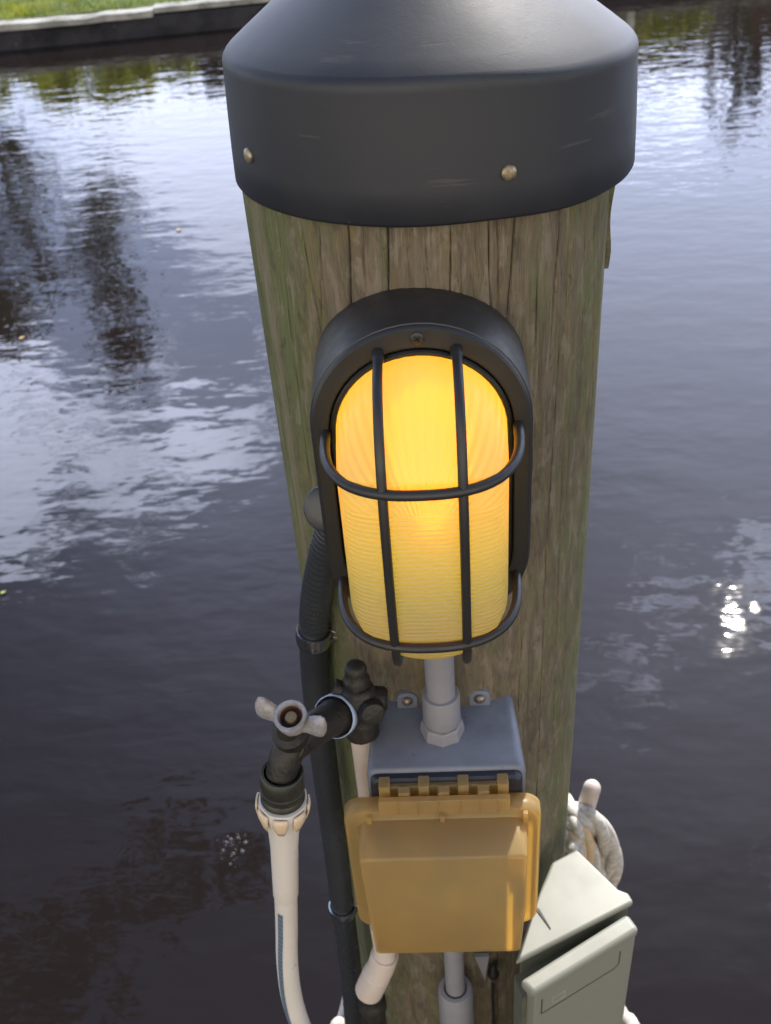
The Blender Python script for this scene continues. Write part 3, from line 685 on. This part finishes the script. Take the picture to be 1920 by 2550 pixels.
# ------------------------------------------------------------------ black conduit on the left with its straps
bc = thing('black_conduit', (-.11, -.08, -1.2), 'black flexible conduit clamped down the left side of the piling', 'conduit')
path = [at(838, 1290, -.118), at(812, 1370, -.112), at(790, 1470, -.098), at(782, 1560, -.084), at(783, 1650, -.080), at(792, 1760, -.082), at(808, 1900, -.084), at(832, 2080, -.086), at(856, 2280, -.088), at(872, 2400, -.089), at(884, 2550, -.089), at(900, 2760, -.089)]
Pm = spline(path, 26); BR = .0128
bm = BM(); m_ = len(Pm); kk = int(m_*.27)
tube(bm, Pm, lambda i, f: BR*(.97+(.035*math.sin(i*1.9) if i < kk else .0)), 20); obj('hose_run', bm, MAT['tube'], bc, smooth=50)
ec = at(812, 1268, -.138); dr = (CAMP-ec).normalized()*.3+Vector((-.35, -.9, .35)); dr.normalize()
bm = BM(); lathe(bm, ec-dr*.020, dr, [(0, .0150), (.016, .0165), (.020, .0168), (.0215, .0160), (.0220, .015), (.0222, .004)], 32); obj('end_fitting', bm, MAT['tube'], bc, smooth=40)
def strap(i, w, label, tabdir):
    c = Pm[i]; tg_ = (Pm[i+2]-Pm[i-2]).normalized(); t = thing('pipe_strap', c, label, 'pipe strap', 'galvanised straps on the black conduit')
    u = Vector((1, 0, 0)); u = (u-tg_*u.dot(tg_)).normalized(); v = tg_.cross(u)
    if v.y > 0: v = -v
    rings = []
    for k in range(29):
        a = R(200-212*k/28); o_ = u*math.cos(a)*-1*-1+v*math.sin(a)
        ro, ri = BR+.0020, BR+.0006
        rings.append([c+o_*ri-tg_*w, c+o_*ro-tg_*w, c+o_*(ro+.0006), c+o_*ro+tg_*w, c+o_*ri+tg_*w])
    bm = BM(); loft(bm, rings); obj('band', bm, MAT['zincstrap'], t, smooth=50)
    e = c+u*(BR+.002); out_ = (u*.8+v*.25).normalized(); nn = out_.cross(tg_).normalized()
    if nn.y > 0: nn = -nn
    bm = BM(); loft(bm, [[e-tg_*w-out_*.003, e+tg_*w-out_*.003, e+tg_*w*.9+out_*.010, e-tg_*w*.9+out_*.010], [p+nn*.0014 for p in (e-tg_*w-out_*.003, e+tg_*w-out_*.003, e+tg_*w*.9+out_*.010, e-tg_*w*.9+out_*.010)]])
    tb = obj('strap_ear', bm, MAT['zincstrap'], t, bevel=.0005)
    bm = BM(); lathe(bm, e+out_*.004+nn*.0014, nn, [(0, .0034), (.0012, .0033), (.002, .0018), (.0021, .0006)], 14); obj('screw', bm, MAT['screw'], tb, smooth=60)
def near(px_, py_):
    best = min(range(3, len(Pm)-3), key=lambda i: (lambda d: ((960+FPX*d.dot(RT)/d.dot(FW)-px_)**2+(1275-FPX*d.dot(UP)/d.dot(FW)-py_)**2))(Pm[i]-CAMP)); return best
strap(near(780, 1580), .0075, 'upper shiny strap clamping the black conduit below the lamp', 1)
strap(near(852, 2262), .0055, 'lower shiny strap clamping the black conduit beside the amber cover', 1)

# ------------------------------------------------------------------ white water pipe with bronze valve manifold, elbow
wpipe = thing('water_pipe', (-.072, -.14, -1.2), 'white plastic water pipe rising behind the outlet box to a dark bronze valve', 'water pipe')
tee = at(893, 1745, -.150)
vb = BM()
lathe(vb, tee+Vector((0, 0, .020)), (0, 0, -1), [(0, .012), (.004, .0155), (.014, .0175), (.024, .0165), (.036, .0135), (.040, .0150), (.044, .0158), (.060, .0158), (.062, .0140)], 20)
lathe(vb, tee+Vector((0, .002, .012)), (0, .12, 1), [(0, .0125), (.012, .0120), (.018, .0095), (.024, .0100), (.028, .0085), (.030, .003)], 16)     # bonnet
lathe(vb, tee+Vector((-.004, 0, .008)), (-1, .1, .35), [(0, .010), (.010, .0088), (.013, .0100), (.018, .0100), (.0185, .0065), (.016, .006)], 16)    # plugged port
lathe(vb, tee+Vector((.004, 0, .0)), (1, .05, -.05), [(0, .014), (.010, .0135), (.018, .0125), (.020, .0105), (.022, .0080)], 16)
ptB = tee
for v_ in vb.verts: v_.co = tee+(v_.co-tee)*.88
bmesh.ops.subdivide_edges(vb, edges=[e for e in vb.edges if e.calc_length() > .004], cuts=1, use_grid_fill=True)
for v_ in vb.verts: v_.co += Vector([noise.noise(v_.co*90+Vector((q*9, 0, 0))) for q in range(3)])*.0013
obj('valve_body', vb, MAT['bronze'], wpipe, smooth=60)
bm = BM(); lathe(bm, tee+Vector((.010, -.012, .002)), (.35, -1, .3), [(0, .0105), (.004, .0108), (.0075, .009), (.0085, .003)], 16); obj('valve_cap', bm, MAT['bronze'], wpipe, smooth=45)
bm = BM(); lathe(bm, tee+Vector((.0, .004, -.040)), (0, .01, -1), [(0, .0108), (.17, .0108)], 24); obj('riser', bm, MAT['pvc'], wpipe, smooth=60)
e0, e1, e2 = at(958, 2368, -.148), at(948, 2405, -.150), at(918, 2468, -.152)
bm = BM()
tube(bm, spline([e0+Vector((0, 0, .05)), e0, e1], 8), .0115, 20, True); obj('riser', bm, MAT['pvc'], wpipe, smooth=60, label='lower end of the white riser')
bm = BM(); tube(bm, spline([e0+Vector((0, 0, -.006)), e1+Vector((0, 0, -.002)), e1*.72+e2*.28], 8), .0142, 22); tube(bm, [e1*.75+e2*.25, e2], .0148, 22)
obj('elbow', bm, MAT['pvc'], wpipe, smooth=50, bevel=.001)
bm = BM(); d2 = Vector((.0, .004, -1)); lathe(bm, e2-(e2-e1).normalized()*.006, d2, [(0, .0118), (.010, .0125), (.022, .0125), (.024, .0145), (.038, .0150), (.040, .0125), (.06, .0125), (.40, .0125)], 20); obj('lower_fitting', bm, MAT['bronze'], wpipe, smooth=45)

# ------------------------------------------------------------------ hose bibb
hc = at(727, 1790, -.222)                                # centre of the wing handle
sg = thing('spigot', hc, 'dark bronze spigot with a corroded wing handle left of the outlet box', 'spigot')
body = hc+Vector((-.002, .006, -.030)); outl = at(702, 1935, -.228)
arm0 = tee+Vector((-.014, -.006, -.006)); armd = (body-arm0)
bm = BM(); lathe(bm, arm0, armd, [(-.004, .0135), (.004, .0160), (.0075, .0162), (.008, .0150), (.020, .0135), (.034, .0130), (armd.length, .0135), (armd.length+.008, .0115)], 22)
tube(bm, spline([body+Vector((.004, .002, .002)), body+Vector((-.003, -.003, -.003)), (body+outl)/2+Vector((-.002, -.002, .002)), outl+Vector((0, 0, .002))], 8), lambda i, f: .0125-.001*f, 22)
st_ax = (CAMP-hc).normalized()*.35+Vector((-.15, -.15, .85)); st_ax.normalize()
lathe(bm, body-st_ax*.002, st_ax, [(0, .0125), (.010, .0115), (.012, .0130), (.020, .0130), (.022, .0085), (.030, .0065)], 20)
obj('spigot_body', bm, MAT['bronze'], sg, smooth=45)
u0 = arm0+armd.normalized()*.007; bm = BM(); lathe(bm, u0, armd, [(-.002, .0166), (-.0015, .0172), (.0060, .0174), (.0066, .0166)], 28, cap0=False, cap1=False); obj('tape_band', bm, MAT['tape'], sg, smooth=60)
# wing handle
hx = (at(800, 1832, hc.y)-at(655, 1738, hc.y)); hx = (hx-st_ax*hx.dot(st_ax)).normalized(); hy = st_ax.cross(hx)
bm = BM(); rings = []
lathe(bm, hc, st_ax, [(.0035, .0082), (.0060, .0090), (.0062, .0112), (.0055, .0118), (-.004, .0112), (-.0075, .0095), (-.0075, .003), (-.004, .003), (-.0035, .0078), (.0035, .0082)], 36, False, False)
for sgn in (-1, 1):
    rg = []
    for k, (t_, hw_, up_, tk) in enumerate(((.0085, .0048, .0, .0030), (.0125, .0046, .0012, .0026), (.017, .0058, .0035, .0024), (.022, .0066, .0055, .0023), (.0255, .0058, .0062, .0020), (.0272, .0030, .0062, .0012))):
        c = hc+hx*sgn*t_+st_ax*(up_-.002); tw = hy*math.cos(R(35*sgn*k/5))+st_ax*math.sin(R(35*sgn*k/5)); nn = hx.cross(tw)
        rg.append([c+hy*tk*1.5*math.cos(2*math.pi*q/12)+(st_ax+hy*.55)*hw_*1.15*math.sin(2*math.pi*q/12) for q in range(12)])
    loft(bm, rg)
obj('wing_handle', bm, MAT['zinc'], sg, smooth=50)
bm = BM(); lathe(bm, hc, st_ax, [(-.0030, .0001), (-.0028, .0077), (.0036, .0080), (.0036, .0077), (-.0022, .0074), (-.0022, .0001)], 24, False, False); obj('handle_recess', bm, MAT['rustin'], sg)
bm = BM(); lathe(bm, hc-st_ax*.001, st_ax, [(0, .0046), (.0035, .0046), (.0044, .0040), (.0046, .001)], 20); obj('handle_screw', bm, MAT['brass'], sg, smooth=40)

# ------------------------------------------------------------------ hose
hz = at(705, 2005, -.230)
hs = thing('garden_hose', at(760, 2600, -.232), 'white garden hose with a blue stripe hanging from the spigot', 'garden hose')
ax = (hz-outl).normalized()
ct = outl-ax*.006; Lc = (hz-ct).length
bm = BM(); lathe(bm, ct, ax, [(.006, .0128), (.0005, .0130), (0, .0150), (.0008, .0158), (Lc*.38, .0160), (Lc*.40, .0154), (Lc*.44, .0154), (Lc*.46, .0162), (Lc*.56, .0162), (Lc*.58, .0156), (Lc*.62, .0156), (Lc*.64, .0163), (Lc*.76, .0163), (Lc*.79, .0150), (Lc*.84, .0158), (Lc, .0150)], 36, cap0=False)
obj('swivel_collar', bm, MAT['collar'], hs, smooth=45)
cf = ct+ax*Lc*.80; ce = at(712, 2232, -.226)
axc = (ce-cf); Lf = axc.length; axc.normalize()
# flared white sleeve with eight scalloped flats
u, v, d = frame(axc); rings = []
for f, r_, fl in ((-.01, .0150, 0), (-.01, .0178, .3), (.03, .0186, .8), (.10, .0172, 1), (.20, .0138, .6), (.30, .0118, .2), (.45, .0108, .0), (.8, .0104, 0), (.96, .0103, 0), (1.0, .0090, 0)):
    rings.append([cf+axc*Lf*f+(u*math.cos(2*math.pi*i/48)+v*math.sin(2*math.pi*i/48))*r_*(1-.07*fl*(.5+.5*math.cos(8*2*math.pi*i/48))) for i in range(48)])
bm = BM(); loft(bm, rings, cap0=False); obj('sleeve', bm, MAT['hose'], hs, smooth=50)
bm = BM()
for q in range(8):
    a0 = 2*math.pi*(q+.0)/8
    rows = []
    for f, r_, wd in ((.005, .0183, .27), (.045, .0189, .29), (.085, .0182, .27), (.12, .0170, .22), (.16, .0160, .12)):
        rows.append([cf+axc*Lf*f+(u*math.cos(a0+wd*k)+v*math.sin(a0+wd*k))*(r_+.0003) for k in (-1, -.5, 0, .5, 1)])
    vs = [[bm.verts.new(p) for p in r_] for r_ in rows]
    for a_, b_ in zip(vs, vs[1:]):
        for i in range(4): bm.faces.new((a_[i], a_[i+1], b_[i+1], b_[i]))
o = obj('grip_facet', bm, MAT['cuff'], hs, smooth=50, label='peach coloured grip flats round the sleeve')
sl = o.modifiers.new('thick', 'SOLIDIFY'); sl.thickness = .0012; sl.offset = 1
hp = spline([ce-axc*.006, at(714, 2310, -.226), at(715, 2390, -.228), at(724, 2470, -.230), at(745, 2545, -.232), at(790, 2650, -.232), at(860, 2800, -.22)], 14)
HR = .0094
bm = BM(); tube(bm, hp, HR, 28, up=(-1, -.6, 0)); obj('hose_tube', bm, MAT['hose'], hs, smooth=60)
# stripe: strip lying on the hose, left of front
T = [(hp[min(i+1, len(hp)-1)]-hp[max(i-1, 0)]).normalized() for i in range(len(hp))]
rows = []
for i, p in enumerate(hp):
    fw = Vector((0, -1, 0)); fw = (fw-T[i]*fw.dot(T[i])).normalized(); lf = T[i].cross(fw)
    if lf.x > 0: lf = -lf
    w_ = .26; c_ = R(24)+R(26)*(i/len(hp))
    if i < 5: continue
    rows.append([p+(fw*math.cos(c_+k)+lf*math.sin(c_+k))*(HR+.00025) for k in (-w_, -w_/2, 0, w_/2, w_)])
bm = BM(); vs = [[bm.verts.new(q) for q in r_] for r_ in rows]
for a_, b_ in zip(vs, vs[1:]):
    for i in range(4): bm.faces.new((a_[i], a_[i+1], b_[i+1], b_[i]))
k = Mt('blue_woven_stripe'); wv = k.n('TexWave'); k.l(k.coord((1, 1, 1)), wv.inputs[0]); wv.wave_type = 'BANDS'; wv.bands_direction = 'DIAGONAL'; wv.inputs['Scale'].default_value = 90; wv.inputs['Distortion'].default_value = 1.2
k.l(k.mix(k.mr(wv.outputs[0+1], .3, .7, 0, 1), (.065, .10, .145), (.13, .185, .245)), k.b.inputs['Base Color']); k.b.inputs['Roughness'].default_value = .6
obj('blue_stripe', bm, k.m, hs, smooth=60)

# ------------------------------------------------------------------ beige box
ZT = -.66
pb = thing('service_box', (.13, -.14, -1.2), 'beige wedge-topped plastic box mounted on the right of the piling', 'utility box')
def pz(x, y, z=ZT): q = atz(x, y, z); return (q.x, q.y)
plan = [pz(1283, 2397), pz(1340, 2225), pz(1357, 2188), pz(1374, 2146), pz(1437, 2113), pz(1540, 2213), pz(1566, 2222), pz(1579, 2246)]
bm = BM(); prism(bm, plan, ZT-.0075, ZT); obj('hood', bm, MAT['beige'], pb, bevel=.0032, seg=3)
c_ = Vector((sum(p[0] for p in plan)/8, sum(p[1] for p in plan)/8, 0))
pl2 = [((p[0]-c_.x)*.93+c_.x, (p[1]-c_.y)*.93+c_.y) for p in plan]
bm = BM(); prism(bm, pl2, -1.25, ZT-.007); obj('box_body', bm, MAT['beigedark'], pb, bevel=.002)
bm = BM(); a_, b_ = Vector((*plan[0], 0)), Vector((*plan[7], 0))
# slit in the hood
s0, s1 = atz(1338, 2263, ZT+.0004), atz(1371, 2313, ZT+.0004); ww = (s1-s0).cross(Vector((0, 0, 1))).normalized()*.0011
bm = BM(); loft(bm, [[s0-ww*1.4, s0+ww*1.4, s1+ww*.3, s1-ww*.3], [p+Vector((0, 0, .0006)) for p in (s0-ww*1.4, s0+ww*1.4, s1+ww*.3, s1-ww*.3)]]); obj('slit', bm, MAT['blade'], pb, smooth=0)
# door with rounded lip
dl = [pz(1293, 2440), pz(1563, 2270), pz(1594, 2312), pz(1328, 2474)]
dF = Vector((dl[2][0]-dl[3][0], dl[2][1]-dl[3][1], 0)).normalized(); dN = Vector((dF.y, -dF.x, 0))   # dN points out to the viewer
if dN.y > 0: dN = -dN
bm = BM(); prism(bm, dl, ZT-.013, ZT-.001); door = obj('door', bm, MAT['beige'], pb, bevel=.0048, seg=4)
O_ = Vector((*dl[3], 0)); W_ = (Vector((*dl[2], 0))-O_).length
pn = [O_+dF*.004-dN*.0025, O_+dF*(W_-.0012)-dN*.0025, O_+dF*(W_-.0012)-dN*.016, O_+dF*.004-dN*.016]
bm = BM(); prism(bm, [(p.x, p.y) for p in pn], -1.25, ZT-.0125); obj('door_panel', bm, MAT['beige'], door, bevel=.0015)
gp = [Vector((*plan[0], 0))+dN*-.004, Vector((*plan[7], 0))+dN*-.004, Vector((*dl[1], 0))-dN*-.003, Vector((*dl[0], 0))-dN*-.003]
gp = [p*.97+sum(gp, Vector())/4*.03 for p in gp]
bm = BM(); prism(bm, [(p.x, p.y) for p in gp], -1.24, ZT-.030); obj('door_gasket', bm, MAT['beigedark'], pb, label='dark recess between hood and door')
# label frame pressed into the door
O = Vector((dl[3][0], dl[3][1], ZT)); Wd = (Vector((dl[2][0], dl[2][1], ZT))-O).length
def dp(a_, z_, o_=.0): q = O+dF*a_-dN*.0025; return Vector((q.x, q.y, ZT-z_))
bm = BM(); P = [(.020, .100), (Wd*.80, .0500), (Wd*.86, .0475), (Wd*.865, .030)]
# frame line: long bottom edge, chamfered corner, right edge
def line(bm, p, q, w=.0007):
    d_ = (q-p).normalized(); n_ = d_.cross(dN).normalized()*w
    loft(bm, [[p-n_-dN*.001, p+n_-dN*.001, p+n_+dN*.0003, p-n_+dN*.0003], [q-n_-dN*.001, q+n_-dN*.001, q+n_+dN*.0003, q-n_+dN*.0003]])
za = .052
line(bm, dp(.012, za), dp(Wd*.80, za)); line(bm, dp(Wd*.80, za), dp(Wd*.845, za-.004)); line(bm, dp(Wd*.845, za-.004), dp(Wd*.845, .026))
line(bm, dp(.012, za), dp(.012, .026))
obj('label_frame', bm, MAT['groove'], door, smooth=0)
bm = BM(); 
for a0_, a1_ in ((.024, .038),):
    for (p, q) in (((a0_, .046), (a1_, .046)), ((a1_, .046), (a1_, .036)), ((a1_, .036), (a0_, .036)), ((a0_, .036), (a0_, .046))): line(bm, dp(*p), dp(*q), .0003)
obj('emblem', bm, simple('faint_print', (.42, .41, .35), .6), door, smooth=0, label='faint square emblem pressed in the door')

# ------------------------------------------------------------------ rope and peg behind the piling
rp = thing('rope_peg', at(1462, 2000, .055), 'rounded white peg standing up behind the right of the piling', 'peg')
pa, pb_ = at(1478, 1950, .055), at(1440, 2075, .062); dd = (pb_-pa).normalized()
bm = BM(); lathe(bm, pa, dd, [(.0, .001), (.0008, .004), (.003, .0074), (.0065, .0096), (.011, .0104), (.03, .0106), ((pb_-pa).length+.05, .0110)], 24); obj('peg_rod', bm, MAT['peg'], rp, smooth=70)
def rope_run(bm_list, pts, r, turns, phase=0):
    P_ = spline(pts, 14); m_ = len(P_); T_ = [(P_[min(i+1, m_-1)]-P_[max(i-1, 0)]).normalized() for i in range(m_)]
    u = frame(T_[0])[0]; fr = []
    for i in range(m_):
        u = (u-T_[i]*u.dot(T_[i])).normalized(); fr.append((u.copy(), T_[i].cross(u)))
    for k in range(3):
        Q = [P_[i]+(fr[i][0]*math.cos(phase+2*math.pi*(k/3+turns*i/m_))+fr[i][1]*math.sin(phase+2*math.pi*(k/3+turns*i/m_)))*r*.50 for i in range(m_)]
        tube(bm_list[k], Q, lambda i, f: r*.62, 12)
rope = thing('mooring_rope', at(1480, 2150, .05), 'frayed white and tan mooring rope coiled over the peg behind the piling', 'rope')
bA = BM(); bT = BM()
rope_run([bA, bA, bA], [at(1405, 2000, .075), at(1440, 2025, .045), at(1478, 2045, .035), at(1506, 2085, .04), at(1522, 2125, .045), at(1521, 2172, .05), at(1504, 2222, .055), at(1480, 2290, .06)], .0125, 1.7)
rope_run([bT, bA, bA], [at(1410, 2020, .07), at(1436, 2055, .03), at(1462, 2105, .025), at(1478, 2160, .03), at(1500, 2210, .035), at(1520, 2245, .035)], .0105, 1.6, 1)
rope_run([bT, bA, bT], [at(1400, 2040, .06), at(1428, 2090, .02), at(1442, 2140, .02), at(1450, 2200, .03)], .0105, 1.3, 2)
rope_run([bA, bT, bA], [at(1455, 2060, .055), at(1480, 2105, .05), at(1492, 2150, .05), at(1488, 2230, .05)], .0115, 1.3, 1.2)
rope_run([bA, bA, bA], [at(1420, 2075, .05), at(1432, 2110, .01), at(1425, 2150, .01), at(1420, 2200, .02)], .0095, 1.2, .4)
obj('white_strand', bA, MAT['rope'], rope, smooth=60); obj('tan_strand', bT, MAT['ropetan'], rope, smooth=60)
# low white line looped round the back of the piling, seen at both sides at the bottom
lp = thing('dock_line', at(1590, 2570, .0), 'white dock line showing low down at both sides of the piling', 'rope')
bm = BM(); ptsl = [at(790, 2700, -.06), at(838, 2560, -.03), at(860, 2525, .0), (-.10, .12, -1.02), (0, .165, -1.03), (.12, .12, -1.03), at(1545, 2520, .02), at(1572, 2550, -.03), at(1640, 2700, -.08)]
tube(bm, spline(ptsl, 10), .010, 16); obj('rope_loop', bm, MAT['rope'], lp, smooth=60)

# ------------------------------------------------------------------ leaves on the water
def drift(px_, py_, sz, m, label, rot):
    c = atz(px_, py_, WZ+.004); bm = BM(); rows = []
    for i in range(9):
        f = i/8-.5; w_ = .48*sz*math.sin(math.pi*(i+.15)/8.4)**.8
        rows.append([Vector((f*2*sz*.75, w_*k, .012*sz/.03*(k*k*.5+f*f*.6))) for k in (-1, -.5, 0, .5, 1)])
    vs = [[bm.verts.new(c+Matrix.Rotation(R(rot), 3, 'Z') @ p) for p in r_] for r_ in rows]
    for a_, b_ in zip(vs, vs[1:]):
        for i in range(4): bm.faces.new((a_[i], a_[i+1], b_[i+1], b_[i]))
    o = obj('fallen_leaf', bm, m, None, smooth=60, label=label, cat='leaf', group='leaves floating on the water')
    sl = o.modifiers.new('thick', 'SOLIDIFY'); sl.thickness = .0006
drift(55, 842, .026, MAT['drift'], 'tan leaf floating near the left edge below the tree reflection', 40)
drift(445, 573, .030, MAT['drift'], 'small faint tan leaf floating farther out, left of the cap', 10)
drift(8, 1476, .019, MAT['driftg'], 'yellow-green leaf floating at the left edge, nearest to the dock', 30)
bm = BM()  # sun glints on the water, built as small pale domes
for (px_, py_) in ((565, 2098), (575, 2090), (592, 2086), (612, 2098), (556, 2118), (582, 2126), (604, 2120), (574, 2152)):
    c = atz(px_, py_, WZ+.001); q_ = random.uniform(.004, .007)
    lathe(bm, c, (0, 0, 1), [(0, q_), (q_*.5, q_*.86), (q_*.85, q_*.5), (q_, q_*.05)], 10)
for _ in range(26):
    c = atz(583+random.gauss(0, 20), 2115+random.gauss(0, 22), WZ+.001); q_ = random.uniform(.001, .003)
    lathe(bm, c, (0, 0, 1), [(0, q_), (q_*.6, q_*.8), (q_, q_*.05)], 6)
k = Mt('glint_film'); k.b.inputs['Base Color'].default_value = (.8, .8, .8, 1); k.b.inputs['Roughness'].default_value = .05
tp = k.n('BsdfTransparent'); mx = k.n('MixShader'); lw = k.n('LayerWeight'); lw.inputs[0].default_value = .12; k.l(lw.outputs['Facing'], mx.inputs[0]); k.l(tp.outputs[0], mx.inputs[1]); k.l(k.b.outputs[0], mx.inputs[2]); k.l(mx.outputs[0], k.out.inputs[0])
obj('glints', bm, k.m, None, smooth=60, label='small cluster of sun glints on the dark water left of the hose, shaped as film domes', cat='glints', kind='stuff')
for o in S.objects:
    if 'org' in o: del o['org']
